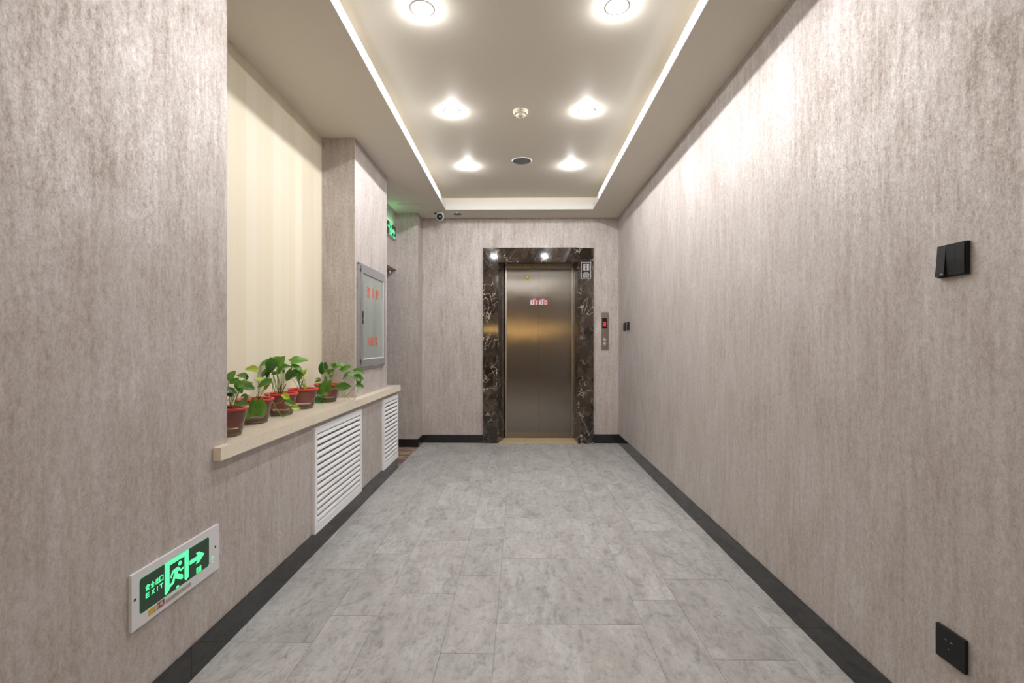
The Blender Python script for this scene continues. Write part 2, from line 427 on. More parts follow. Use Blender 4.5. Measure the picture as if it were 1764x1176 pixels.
def text_mesh(body, size, depth=0.0, offset=0.0):
    cu = bpy.data.curves.new('text', 'FONT'); cu.body = body; cu.size = size; cu.align_x = 'CENTER'; cu.align_y = 'CENTER'
    cu.extrude = depth; cu.offset = offset; cu.resolution_u = 3
    o = bpy.data.objects.new('text', cu); C.objects.link(o)
    bpy.context.view_layer.update()
    dg = bpy.context.evaluated_depsgraph_get()
    me = bpy.data.meshes.new_from_object(o.evaluated_get(dg))
    bpy.data.objects.remove(o); bpy.data.curves.remove(cu)
    return me
def text_on(name, body, size, mat, parent, center, facing, width=None, height=None, depth=0.0004, offset=0.0):
    """lettering on a wall: facing '+x' reads along +y ; '-y' reads along +x"""
    me = text_mesh(body, size, depth, offset); me.name = name
    xs = [v.co.x for v in me.vertices]; ys = [v.co.y for v in me.vertices]
    if not xs: return None
    cx, cy = (max(xs)+min(xs))/2, (max(ys)+min(ys))/2
    sx = (width/(max(xs)-min(xs))) if width else 1; sy = (height/(max(ys)-min(ys))) if height else (sx if width else 1)
    for v in me.vertices:
        u, q, d = (v.co.x-cx)*sx, (v.co.y-cy)*sy, v.co.z
        v.co = (center[0]+d, center[1]+u, center[2]+q) if facing == '+x' else (center[0]+u, center[1]-d, center[2]+q)
    me.materials.clear(); me.materials.append(mat)
    o = bpy.data.objects.new(name, me); C.objects.link(o)
    if parent: o.parent = parent; o.location = -parent.location
    return o

# ================================================================= STRUCTURE
boxo('wall_right', (XR, XR+0.12, Y0-0.1, YB+0.4, 0, 2.9), M['paper'])['kind'] = 'structure'
# left wall: pier beside the camera, then the low wall under the ledge
bm = bmesh.new()
prism(bm, [(Y0-0.1, 0), (4.42, 0), (4.42, 0.72), (1.84, 0.72), (1.84, 2.9), (Y0-0.1, 2.9)], -1.40, XL, 'x')
struct(link('wall_left', bm, M['paper']))
struct(boxo('wall_niche', (-1.52, -1.40, 1.80, 3.42, 0.6, 2.9), M['cream']))
struct(boxo('wall_column', (-2.9, -1.166, 3.375, 4.20, 0, 2.9), M['paper']))
struct(boxo('wall_header', (-2.9, -1.37, 4.20, 5.33, 1.975, 2.9), M['paper']))
struct(boxo('wall_passage', (-2.9, -1.131, 5.33, 5.80, 0, 2.9), M['paper']))
struct(boxo('wall_passage_end', (-3.0, -2.9, 4.1, 5.5, 0, 2.9), M['paper']))
bm = bmesh.new()
prism(bm, [(-1.131, 0), (-0.42, 0), (-0.42, 2.24), (0.855, 2.24), (0.855, 0), (XR, 0), (XR, 2.9), (-1.131, 2.9)], YB, YB+0.35, 'y')
struct(link('wall_back', bm, M['paper']))
struct(boxo('wall_rear', (-1.4, XR+0.1, Y0-0.12, Y0, 0, 2.9), M['paper']))

# ceiling: soffit around a raised tray
TX, TY0, TY1 = 0.806, -3.4, 5.222
bm = bmesh.new()
for b in ((-2.9, -TX, Y0, YB+0.02), (TX, XR+0.05, Y0, YB+0.02), (-TX, TX, TY1, YB+0.02), (-TX, TX, Y0, TY0)):
    box(bm, b[0], b[1], b[2], b[3], H, H+0.062)
ceil = struct(link('ceiling', bm, M['ceil']))
bm = bmesh.new()
R = 0.055
box(bm, -TX-R-.05, TX+R+.05, TY0-R-.05, TY1+R+.05, HT, HT+0.05)
box(bm, -TX-R-.05, -TX-R, TY0-R, TY1+R, H+.061, HT); box(bm, TX+R, TX+R+.05, TY0-R, TY1+R, H+.061, HT)
box(bm, -TX-R, TX+R, TY1+R, TY1+R+.05, H+.061, HT); box(bm, -TX-R, TX+R, TY0-R-.05, TY0-R, H+.061, HT)
struct(link('ceiling_tray', bm, M['ceil']))
struct(boxo('trim_1', (-TX, TX, TY1-0.004, TY1, H, H+0.062), M['lip']), 'white painted edge of the ceiling tray above the elevator')
struct(boxo('trim_2', (-TX, -TX+0.003, TY0, TY1-0.004, H, H+0.062), M['lip']), 'white painted left edge of the ceiling tray')
struct(boxo('trim_3', (TX-0.003, TX, TY0, TY1-0.004, H, H+0.062), M['lip']), 'white painted right edge of the ceiling tray')
for sx, sd in ((-1, 'left'), (1, 'right')):
    x = sx*(TX-0.0035)
    s_ = boxo('led_strip', (min(x, x-sx*.004), max(x, x-sx*.004), TY0+.02, 4.82, H+0.002, H+0.060), M['led'])
    tag(s_, 'long white glowing LED strip along the %s edge of the ceiling tray' % sd, 'light', None)

# ---- floor of grey tiles, each its own piece
fl = struct(empty('floor'), 'grey wood look tiled floor')
boxo('grout_bed', (-1.40, XR+0.02, Y0-0.1, YB+0.34, -0.06, -0.0012), M['grout'], fl)
cols_ = [(-1.130, -0.799, 1.838), (-0.799, -0.5965, 2.025), (-0.5965, -0.295, 1.607), (-0.295, -0.0935, 1.784), (-0.0935, 0.507, 1.975), (0.507, 0.708, 2.165), (0.708, 1.012, 1.761), (1.012, 1.149, 1.963)]
meshes = {}
def tile(x0, x1, y0, y1):
    wx, wy = round(x1-x0, 4), round(y1-y0, 4)
    key = (wx, wy)
    if key not in meshes:
        bm = bmesh.new(); g = 0.0009
        box(bm, -wx/2+g, wx/2-g, -wy/2+g, wy/2-g, -0.012, 0.0)
        o = link('tile', bm, M['tile'], fl, bevel=0.0005); meshes[key] = o.data
    else:
        o = bpy.data.objects.new('tile', meshes[key]); C.objects.link(o); o.parent = fl
    o.location = ((x0+x1)/2, (y0+y1)/2, 0)
for x0, x1, off in cols_:
    y = off - 0.6*math.ceil((off+0.2)/0.6) ; ys = []
    while y < YB:
        a, b = max(y, -0.3), min(y+0.6, YB)
        if b-a > 0.03: tile(x0, x1, a, b)
        y += 0.6
for x0, x1, off in cols_:      # the floor behind the camera, only seen mirrored
    boxo('long_tile', (x0+.001, x1-.001, Y0, -0.301, -0.012, 0.0), M['tile'], fl)
struct(boxo('floor_carpet', (-2.9, -1.131, 4.40, 5.34, -0.05, 0.001), M['carpet']))

# ---- skirting
def skirt(name, segs, label):
    e = struct(empty(name), label)
    for b in segs: boxo('skirting_slab', b, M['skirt'], e, bevel=0.0012)
skirt('baseboard_left', [(XL, -1.125, -2.6, 1.6255, 0, .11), (XL, -1.125, 1.6275, 4.428, 0, .11), (-1.40, -1.125, 4.42, 4.428, 0, .11)][:2], 'black polished skirting along the left wall')
skirt('baseboard_right', [(XR-.0075, XR, -2.6, YB-.009, 0, .11)], 'black polished skirting along the right wall')
skirt('baseboard_back', [(-1.122, -0.42, YB-.009, YB, 0, .092), (0.857, XR, YB-.009, YB, 0, .104)], 'black polished skirting beside the elevator')
skirt('baseboard_passage', [(-2.9, -1.131, 5.321, 5.33, 0, .088), (-1.131, -1.122, 5.321, YB-.001, 0, .092)], 'black polished skirting in the side passage')

# ================================================================= ELEVATOR
YF = 5.54; YD = 5.86
ele = tag(empty('elevator', (0.237, YF, 0)), 'steel elevator doors in a dark veined marble surround', 'elevator')
def E_(o): return under(o, ele)
E_(prismo('jamb', [(-0.42, YF), (-0.243, YF), (-0.170, YD+0.03), (-0.170, YD+0.06), (-0.42, YD+0.06)], 0.0, 2.262, 'z', M['marble']))
E_(prismo('jamb', [(0.676, YF), (0.857, YF), (0.857, YD+0.06), (0.654, YD+0.06), (0.654, YD+0.03)], 0.0, 2.258, 'z', M['marble']))
E_(boxo('lintel', (-0.242, 0.675, YF-.006, YD+.06, 2.094, 2.262), M['marble'], bevel=0.002))
E_(boxo('door_frame', (-0.172, -0.150, YD-.02, YD+.03, 0.0, 2.10), M['steel']))
E_(boxo('door_frame', (0.638, 0.656, YD-.02, YD+.03, 0.0, 2.10), M['steel']))
E_(boxo('door_frame', (-0.150, 0.638, YD-.02, YD+.03, 2.066, 2.094), M['steel']))
dl = E_(boxo('door_panel', (-0.150, 0.2385, YD, YD+.02, 0.012, 2.064), M['door'], bevel=0.002))
dr = E_(boxo('door_panel', (0.2405, 0.638, YD, YD+.02, 0.012, 2.064), M['door'], bevel=0.002))
E_(boxo('back_shadow', (-0.160, 0.650, YD+.021, YD+.06, 0.0, 2.09), M['gap']))
th = E_(boxo('threshold', (-0.24, 0.075, YF+.001, YD+.02, -0.0005, 0.004), M['sill']))
th = E_(boxo('threshold', (0.0765, 0.672, YF+.001, YD+.02, -0.0005, 0.004), M['sill']))
for o, s_ in ((dl, -1), (dr, 1)): pass
# warning stickers across the doors
def flat(name, x0, x1, z0, z1, y, mat, par, t=0.0003):
    o = boxo(name, (x0, x1, y-t, y, z0, z1), mat); o.location = (0, 0, 0)
    if par: o.parent = par; o.location = -par.location
    return o
for k, (x0, x1) in enumerate(((0.133, 0.2375), (0.2415, 0.350))):
    st = boxo('warning_sticker', (x0, x1, YD-.0015, YD, 1.621, 1.708), M['sblue'])
    tag(st, ('square red, white and orange warning sticker on the left elevator door' if k == 0 else 'square red, white and orange warning sticker on the right elevator door'), 'sticker')
    y = YD-.0016
    flat('title_band', x0+.003, x1-.003, 1.686, 1.705, y, M['sred'], st)
    for q in range(2): flat('title_mark', x0+.036+q*.016, x0+.048+q*.016, 1.690, 1.701, y-.0004, M['swhite'], st)
    xm = (x0+x1)/2
    flat('symbol_panel', x0+.004, xm-.002, 1.630, 1.684, y, M['swhite'], st)
    flat('symbol_panel', xm+.002, x1-.003, 1.630, 1.684, y, M['sorange'], st)
    if k == 0:
        bm = bmesh.new(); prism(bm, [(x0+.018, 1.640), (x0+.032, 1.640), (x0+.034, 1.664), (x0+.026, 1.672), (x0+.020, 1.664)], y-.001, y-.0005, 'y')
        link('hand_mark', bm, M['sdarkred'], st)
        flat('door_line', xm+.022, xm+.029, 1.632, 1.682, y-.0004, M['swhite'], st)
        for d in (-1, 1):
            c0 = xm+.0255
            bm = bmesh.new(); prism(bm, [(c0+d*.004, 1.655), (c0+d*.014, 1.647), (c0+d*.014, 1.653), (c0+d*.022, 1.653), (c0+d*.022, 1.659), (c0+d*.014, 1.659), (c0+d*.014, 1.665)], y-.001, y-.0005, 'y')
            link('arrow_mark', bm, M['sblack'], st)
    else:
        bm = bmesh.new(); prism(bm, [(x0+.016, 1.636), (x0+.026, 1.636), (x0+.036, 1.660), (x0+.036, 1.676), (x0+.028, 1.672), (x0+.026, 1.655)], y-.001, y-.0005, 'y')
        link('figure_mark', bm, M['sblack'], st)
        bm = bmesh.new(); prism(bm, [(x0+.010, 1.674), (x0+.014, 1.678), (x0+.040, 1.640), (x0+.036, 1.636)], y-.0015, y-.001, 'y')
        link('slash_mark', bm, M['sred'], st)
        flat('door_line', xm+.013, xm+.038, 1.632, 1.682, y-.0004, M['swhite'], st)
        bm = bmesh.new(); prism(bm, [(xm+.018, 1.636), (xm+.024, 1.650), (xm+.017, 1.662), (xm+.024, 1.664), (xm+.026, 1.676), (xm+.028, 1.664), (xm+.035, 1.662), (xm+.029, 1.650), (xm+.034, 1.636), (xm+.027, 1.646)], y-.0015, y-.001, 'y')
        link('figure_mark', bm, M['sblack'], st)
ys = tag(lo('round_sticker', [(0.0275, 0), (0.0275, 0.0008), (0.0001, 0.0008)], M['yellow'], None, 32, False, cx=0.097, cy=YD-.0009, cz=1.963, axis='y'), 'small round yellow sticker high on the left elevator door', 'sticker')
lo('pale_centre', [(0.011, 0), (0.011, 0.0006), (0.0001, 0.0006)], M['swhite'], ys, 20, False, cx=0.097, cy=YD-.0015, cz=1.963, axis='y')

# call panel right of the elevator
cp = tag(empty('call_panel', (0.992, YB, 1.30)), 'slim brushed steel elevator call panel showing a red 2', 'panel')
under(boxo('plate', (0.951, 1.034, YB-.012, YB, 1.085, 1.513), M['steel'], bevel=0.0015), cp)
dsp = under(boxo('display', (0.959, 1.016, YB-.0135, YB-.011, 1.331, 1.450), M['blackg']), cp)
# the digit 2, built as segments
bm = bmesh.new(); cx0, cz0, wd, hd, tk = 0.988, 1.379, 0.028, 0.042, 0.007
box(bm, cx0-wd/2, cx0+wd/2, YB-.0145, YB-.0136, cz0+hd/2-tk, cz0+hd/2)
box(bm, cx0-wd/2, cx0+wd/2, YB-.0145, YB-.0136, cz0-tk/2, cz0+tk/2)
box(bm, cx0-wd/2, cx0+wd/2, YB-.0145, YB-.0136, cz0-hd/2, cz0-hd/2+tk)
box(bm, cx0+wd/2-tk, cx0+wd/2, YB-.0145, YB-.0136, cz0, cz0+hd/2)
box(bm, cx0-wd/2, cx0-wd/2+tk, YB-.0145, YB-.0136, cz0-hd/2, cz0)
dg_ = link('digit', bm, M['redled']); dg_.parent = dsp; dg_.location = Vector((0, 0, 0))-cp.location-dsp.location
for z in (1.196, 1.152):
    b_ = under(lo('call_button', [(0.0185, 0), (0.0185, -.004), (0.016, -.0055), (0.0001, -.0055)], M['alu'], None, 24, False, cx=0.987, cy=YB-.012, cz=z, axis='y'), cp)
    under(lo('button_ring', [(0.0195, 0), (0.0210, -.002), (0.0225, 0)], M['steel'], None, 24, True, cx=0.987, cy=YB-.012, cz=z, axis='y'), cp)

# black sign on the right jamb
ls = tag(empty('elevator_sign', (0.77, YF, 1.998)), 'small black sign with white elevator pictogram on the right marble jamb', 'sign')
under(boxo('sign_frame', (0.714, 0.826, YF-.006, YF, 1.903, 2.093), M['alu'], bevel=0.001), ls)
under(boxo('sign_face', (0.719, 0.821, YF-.0075, YF-.005, 1.908, 2.088), M['blackg']), ls)
y = YF-.0076
def lf(x0, x1, z0, z1, name='sign_print', m='swhite'): 
    o = boxo(name, (x0, x1, y-.0004, y, z0, z1), M[m]); under(o, ls)
lf(.734, .737, 2.000, 2.070); lf(.803, .806, 2.000, 2.070); lf(.734, .806, 2.067, 2.070); lf(.734, .806, 2.000, 2.003)
lf(.744, .755, 2.003, 2.067); lf(.785, .796, 2.003, 2.067)
bm = bmesh.new()
prism(bm, [(.766, 2.010), (.768, 2.030), (.760, 2.034), (.762, 2.044), (.778, 2.044), (.780, 2.034), (.772, 2.030), (.774, 2.010)], y-.0004, y, 'y')
prism(bm, [(.770+.005*math.cos(a*PI/4), 2.052+.005*math.sin(a*PI/4)) for a in range(8)], y-.0004, y, 'y')
for xx in (.762, .778):
    prism(bm, [(xx-.004, 2.058), (xx+.004, 2.058), (xx, 2.065)], y-.0004, y, 'y')
under(link('figure_print', bm, M['swhite']), ls)
def dashes(x0, x1, z0, z1, n):
    bm = bmesh.new(); w_ = (x1-x0)/n
    for i in range(n):
        a = x0+i*w_
        box(bm, a, a+w_*.72, y-.0004, y, z1-(z1-z0)*.28, z1); box(bm, a+w_*.1, a+w_*.32, y-.0004, y, z0, z1)
        box(bm, a+w_*.45, a+w_*.72, y-.0004, y, z0+(z1-z0)*.3*(i % 2), z0+(z1-z0)*.55)
    under(link('sign_lettering', bm, M['swhite']), ls)
dashes(.746, .797, 1.967, 1.977, 4); dashes(.733, .810, 1.949, 1.963, 7); dashes(.728, .812, 1.930, 1.940, 9); dashes(.734, .806, 1.916, 1.926, 9)

# ================================================================= LEDGE, VENTS
led = [(-1.103, 1.755), (-1.103, 4.437), (-1.38, 4.437), (-1.38, 4.2), (-1.166, 4.2), (-1.166, 3.375), (-1.40, 3.375), (-1.40, 1.84), (-1.133, 1.84), (-1.133, 1.755)]
bm = bmesh.new(); prism(bm, led, 0.7205, 0.770, 'z')
lg = link('stone_ledge', bm, M['ledge'], bevel=0.003); tag(lg, 'long polished beige marble ledge on the low left wall', 'ledge')

def vent(name, ya, yb, label):
    z0, z1 = 0.108, 0.690; fx = XL+0.0145
    e = tag(empty(name, (XL, (ya+yb)/2, z0)), label, 'vent', 'white louvred vents in the low left wall')
    fw, fb, ft = 0.032, 0.055, 0.034
    under(boxo('recess_shadow_plate', (XL-0.0, XL+0.001, ya+.01, yb-.01, z0+.01, z1-.01), M['gap']), e)  # thin plate on the wall face, its black is the shadow between slats
    under(boxo('frame_rail', (XL, fx+.002, ya, yb, z1-ft, z1), M['white'], bevel=.0015), e)
    under(boxo('frame_rail', (XL, fx+.002, ya, yb, z0, z0+fb), M['white'], bevel=.0015), e)
    under(boxo('frame_stile', (XL, fx+.0015, ya+.0006, ya+fw, z0+fb, z1-ft), M['white'], bevel=.0015), e)
    under(boxo('frame_stile', (XL, fx+.0015, yb-fw, yb-.0006, z0+fb, z1-ft), M['white'], bevel=.0015), e)
    under(boxo('bead', (fx+.001, fx+.0035, ya+.02, yb-.02, z0+.040, z0+.043), M['white']), e)
    n = 14; p = (z1-ft-z0-fb)/n
    me = None
    for i in range(n):
        zc = z0+fb+p*(i+.5)
        if me is None:
            bm = bmesh.new(); ln = yb-ya-2*fw
            prof = [(0.000, p*.34), (0.007, p*.27), (0.0120, p*.06), (0.0138, -p*.22), (0.0132, -p*.33), (0.0110, -p*.34), (0.0095, -p*.10), (0.005, p*.12), (-0.0, p*.22)]
            lo_ = [bm.verts.new((a, -ln/2, b)) for a, b in prof]; hi_ = [bm.verts.new((a, ln/2, b)) for a, b in prof]
            m_ = len(prof); bm.faces.new(lo_); bm.faces.new(hi_[::-1])
            for q in range(m_): bm.faces.new((lo_[q], hi_[q], hi_[(q+1) % m_], lo_[(q+1) % m_]))
            o = link('slat', bm, M['white'], e); me = o.data
        else:
            o = bpy.data.objects.new('slat', me); C.objects.link(o); o.parent = e
        o.location = Vector((XL+.0015, (ya+yb)/2, zc)) - e.location
vent('louvre_vent', 2.603, 3.382, 'wide white louvred vent, the nearer one under the beige ledge')
vent('louvre_vent', 3.936, 4.407, 'narrow white louvred vent at the far end of the low left wall')

# ================================================================= FIRE HOSE CABINET
fc = tag(empty('hydrant_cabinet', (-1.166, 3.75, 0.97)), 'grey aluminium fire hydrant cabinet with frosted glass door on the left column', 'cabinet')
ya, yb, za, zb, xb, xf = 3.420, 4.084, 0.968, 1.742, -1.166, -1.150
under(boxo('back_box', (xb, xb+.006, ya+.006, yb-.02, za+.004, zb-.006), M['creamp']), fc)
def ring(x0, x1, ya, yb, za, zb, w, name, mat, bev=.003):
    wl, wr, wb, wt = w
    for b in ((ya, yb, zb-wt, zb), (ya, yb, za, za+wb)): under(boxo(name, (x0, x1, b[0], b[1], b[2], b[3]), mat, bevel=bev), fc)
    for b in ((ya, ya+wl), (yb-wr, yb)): under(boxo(name, (x0, x1-.0005, b[0], b[1], za+wb*.5, zb-wt*.5), mat, bevel=bev), fc)
ring(xb+.004, xf, ya, yb, za, zb, (.034, .014, .014, .016), 'frame_bar', M['alu'], .005)
ring(xb+.004, xf+.006, ya+.036, yb-.015, za+.016, zb-.018, (.045, .042, .052, .050), 'door_bar', M['alu'], .003)
dg = under(boxo('glass_pane', (xb+.005, xf-.001, ya+.075, yb-.052, za+.060, zb-.060), M['frost']), fc)
gb = under(boxo('glazing_bead', (xf-.001, xf+.004, ya+.078, yb-.055, za+.066, za+.074), M['white']), fc)
gb = under(boxo('glazing_bead', (xf-.001, xf+.004, yb-.063, yb-.057, za+.074, zb-.068), M['white']), fc)
hd = under(boxo('lock_plate', (xf+.004, xf+.0085, ya+.058, ya+.078, 1.300, 1.392), M['black'], bevel=.001), fc)
under(boxo('lock_label', (xf+.008, xf+.0092, ya+.061, ya+.075, 1.325, 1.340), M['redtext']), fc)
for b, yc in (('消', 3.640), ('火', 3.752), ('栓', 3.868)):
    text_on('red_lettering', b, 0.09, M['redtext'], fc, (xf-.0004, yc, 1.545 + (yc-3.64)*.02), '+x', width=0.078, height=0.086, offset=0.0018)
for b, yc, wd_ in (('火', 3.652, .060), ('1', 3.703, .018), ('1', 3.728, .018), ('9', 3.760, .034), ('警', 3.836, .066)):
    text_on('red_lettering', b, 0.08, M['redtext'], fc, (xf-.0004, yc, 1.172), '+x', width=wd_, height=0.072, offset=0.0015)

# ================================================================= EXIT SIGN, LOW ON THE LEFT WALL
xs = tag(empty('exit_sign', (XL, 1.575, 0.398)), 'lit green exit sign in a white frame set low in the left wall', 'sign')
SY0, SY1, SZ0, SZ1 = 1.372, 1.776, 0.315, 0.481
def ES(o): return under(o, xs)
bm = bmesh.new()
prism(bm, [(SY0, SZ0), (SY1, SZ0), (SY1, SZ1), (SY0, SZ1)], XL, XL+.009, 'x')
ES(link('frame', bm, M['whitep'], bevel=.003))
px_ = XL+.0092
def oct_pts(a, b, c_, d_, k): return [(a+k, c_), (b-k, c_), (b, c_+k), (b, d_-k), (b-k, d_), (a+k, d_), (a, d_-k), (a, c_+k)]
ES(prismo('panel_edge', oct_pts(1.3995, 1.7185, .3510, .4575, .006), px_-.0006, px_+.0002, 'x', M['greenedge']))
ES(prismo('panel', oct_pts(1.401, 1.717, .3525, .456, .006), px_-.0005, px_+.0006, 'x', M['greendark']))
gx0, gx1 = px_+.0007, px_+.0012
def G(pts, name='pictogram'): return ES(prismo(name, pts, gx0, gx1, 'x', M['green']))
# door outline (thicker at the hinge side), drawn as bars
G([(1.501, .3575), (1.510, .3575), (1.521, .366), (1.521, .442), (1.590, .442), (1.590, .366), (1.597, .3575), (1.610, .364), (1.610, .4565), (1.501, .4565)], 'door_pictogram')
# running figure
G([(1.5685+.0075*math.cos(a*PI/7), .4285+.0075*math.sin(a*PI/7)) for a in range(14)], 'head_pictogram')
G([(1.541, .4205), (1.560, .4215), (1.573, .407), (1.585, .410), (1.586, .404), (1.571, .400), (1.563, .4095), (1.556, .400), (1.582, .385), (1.582, .372), (1.575, .372), (1.545, .389), (1.541, .376), (1.517, .369), (1.511, .374), (1.533, .384), (1.539, .3985), (1.544, .4125), (1.538, .411), (1.529, .397), (1.524, .400), (1.533, .418)], 'figure_pictogram')
G([(1.549, .3535), (1.566, .3535), (1.561, .360), (1.554, .360)], 'foot_pictogram')
G([(1.615, .400), (1.655, .400), (1.647, .3885), (1.662, .3885), (1.691, .4075), (1.662, .4265), (1.647, .4265), (1.655, .4145), (1.615, .4145)], 'arrow_pictogram')
for b, yc in (('安', 1.4305), ('全', 1.4500), ('出', 1.4705), ('口', 1.4865)):
    text_on('green_lettering', b, 0.022, M['green'], xs, (gx0, yc, .4185), '+x', width=.0155, height=.0190, offset=0.0004)
for b, yc in (('E', 1.430), ('X', 1.452), ('I', 1.4695), ('T', 1.4865)):
    text_on('green_lettering', b, 0.02, M['green'], xs, (gx0, yc, .3950), '+x', width=(.003 if b == 'I' else .0135), height=.0145, offset=0.0004)
bm = bmesh.new()
for i in range(3):
    for j in range(4):
        box(bm, gx0, gx1, 1.6490+i*.0095, 1.6555+i*.0095, .3540+j*.0052, .3580+j*.0052)
ES(link('grid_pictogram', bm, M['green']))
for yy, zz in ((1.3835, .405), (1.7545, .4045)):
    ES(lo('screw_hole', [(.0042, 0), (.0042, .0007), (.0001, .0007)], M['screw'], None, 12, False, cx=px_-.0003, cy=yy, cz=zz, axis='x'))
ES(lo('indicator', [(.0015, 0), (.0015, .0012), (.0001, .0012)], M['greenled'], None, 10, False, cx=px_-.0003, cy=1.738, cz=.356, axis='x'))
bm = bmesh.new()
for k in range(5):
    a = k*2*PI/5; prism(bm, [(1.738+.0042*math.cos(a)+.0018*math.cos(b*PI/3), .370+.0050*math.sin(a)+.0018*math.sin(b*PI/3)) for b in range(6)], px_-.0003, px_+.0004, 'x')
ES(link('indicator_label', bm, M['green']))
def stk(y0, y1, z0, z1, m, name='label_sticker', dx=0): return ES(boxo(name, (px_-.0004+dx, px_+.0004+dx, y0, y1, z0, z1), M[m]))
stk(1.432, 1.4655, .3270, .3490, 'swhite'); stk(1.4335, 1.464, .3285, .3475, 'samber', dx=.0003); stk(1.456, 1.463, .3295, .3345, 'sgreyd', 'sticker_print', .0006); stk(1.437, 1.450, .340, .345, 'yellow', 'sticker_print', .0006)
stk(1.4680, 1.5005, .3290, .3480, 'sdarkred'); stk(1.481, 1.492, .3345, .3450, 'sgrey', 'sticker_print', .0004); stk(1.494, 1.4995, .330, .335, 'sgreyd', 'sticker_print', .0004); stk(1.470, 1.4745, .331, .345, 'spink', 'sticker_print', .0004)
stk(1.5060, 1.6230, .3270, .3410, 'sgrey')
stk(1.5075, 1.5290, .3282, .3398, 'spink', 'sticker_print', .0004); stk(1.510, 1.527, .3325, .3340, 'sgreyd', 'sticker_print', .0007)
for k, (a, b) in enumerate(((1.532, 1.541), (1.545, 1.552), (1.556, 1.562), (1.568, 1.574), (1.579, 1.590), (1.612, 1.620))): stk(a, b, .3295+.002*(k % 2), .3385, 'sgreyd', 'sticker_print', .0004)
stk(1.595, 1.608, .3290, .3395, 'spink', 'sticker_print', .0004)

# second exit sign, high on the side of the passage
x2 = tag(empty('exit_sign', (-1.37, 5.05, 2.35)), 'small lit green exit sign high over the side passage', 'sign')
under(boxo('housing', (-1.37, -1.352, 4.875, 5.225, 2.278, 2.425), M['alu'], bevel=.002), x2)
under(boxo('face', (-1.3525, -1.3505, 4.88, 5.22, 2.286, 2.420), M['greendark']), x2)
g2 = -1.3505
def G2(pts): return under(prismo('pictogram', pts, g2, g2+.001, 'x', M['green']), x2)
G2([(4.97, 2.288), (4.985, 2.288), (4.985, 2.400), (5.05, 2.400), (5.05, 2.288), (5.065, 2.288), (5.065, 2.416), (4.97, 2.416)])
G2([(5.01, 2.300), (5.03, 2.320), (5.045, 2.300), (5.05, 2.310), (5.030, 2.345), (5.045, 2.360), (5.03, 2.372), (5.008, 2.368), (5.0, 2.345), (5.012, 2.330), (5.0, 2.306)])
G2([(5.085, 2.338), (5.135, 2.338), (5.135, 2.320), (5.185, 2.354), (5.135, 2.388), (5.135, 2.370), (5.085, 2.370)])
G2([(5.10, 2.292), (5.20, 2.292), (5.20, 2.306), (5.10, 2.306)])
for b, yc in (('安', 4.9), ('全', 4.92), ('出', 4.94), ('口', 4.96)):
    text_on('green_lettering', b, 0.02, M['green'], x2, (g2+.0005, yc, 2.37), '+x', width=.016, height=.02, offset=.0004)
ga = bpy.data.lights.new('exit_glow', 'AREA'); ga.energy = 0.16; ga.color = (0.25, 1.0, 0.42); ga.shape = 'RECTANGLE'; ga.size = 0.02; ga.size_y = 0.28
go = bpy.data.objects.new('exit_glow', ga); C.objects.link(go); go.location = (0.028, 0, 0.09); go.rotation_euler = (PI, math.radians(-25), 0); go.parent = x2

# small white fitting hanging in the side passage head
fx_ = tag(empty('ceiling_fitting', (-1.43, 5.26, 1.975)), 'small white fitting under the head of the side passage', 'fitting')
under(lo('stem', [(0.006, 0), (0.006, -0.020), (0.012, -0.021), (0.013, -0.040), (0.008, -0.046), (0.0001, -0.046)], M['white'], None, 14, True, cx=-1.43, cy=5.26, cz=1.975), fx_)
under(lo('mounting_plate', [(0.016, -.003), (0.016, 0.0)], M['white'], None, 16, False, cx=-1.43, cy=5.26, cz=1.975), fx_)

# ================================================================= SWITCHES AND SOCKET
def plate(name, yc, zc, label, cat, grp=None):
    e = tag(empty(name, (XR, yc, zc)), label, cat, grp)
    under(boxo('plate', (XR-.009, XR, yc-.043, yc+.043, zc-.043, zc+.043), M['black'], bevel=.0015), e)
    return e
def rocker_switch(yc, zc, label, lift, n=3, grp=None):
    e = plate('light_switch', yc, zc, label, 'switch', grp)
    w_ = .080/n
    for i in range(n):
        a = yc+.040-w_*(i+1); up = lift if i == 0 else 0.0
        b_ = bmesh.new()
        xf = XR-.0095
        prof = [(xf+.002, zc-.040), (xf+.002, zc+.040), (xf-.0022, zc+.040), (xf-.0030-up*.35, zc), (xf-.0022-up, zc-.040)]
        lo_ = [b_.verts.new((p[0], a+.0003, p[1])) for p in prof]; hi_ = [b_.verts.new((p[0], a+w_-.0003, p[1])) for p in prof]
        b_.faces.new(lo_); b_.faces.new(hi_[::-1])
        for q in range(5): b_.faces.new((lo_[q], hi_[q], hi_[(q+1) % 5], lo_[(q+1) % 5]))
        under(link('rocker', b_, M['black']), e)
    return e
rs = rocker_switch(1.281, 1.375, 'large black three rocker light switch on the right wall', .0065)
bm = bmesh.new()
prism(bm, [(1.296, 1.3395), (1.305, 1.3395), (1.305, 1.343), (1.300, 1.3425)], XR-.0178, XR-.0171, 'x')
under(link('worn_mark', bm, plain('grey wear mark', (.3, .3, .3), .5)), rs)
rocker_switch(5.215, 1.338, 'small black wall switch nearest the elevator on the right wall', .002, 2, 'black switches at the far end of the right wall')
rocker_switch(5.050, 1.340, 'second black wall switch from the elevator on the right wall, red tinged', .003, 2, 'black switches at the far end of the right wall')
so = plate('power_socket', 1.286, 0.3505, 'black five hole power socket low on the right wall', 'socket')
sxf = XR-.0096
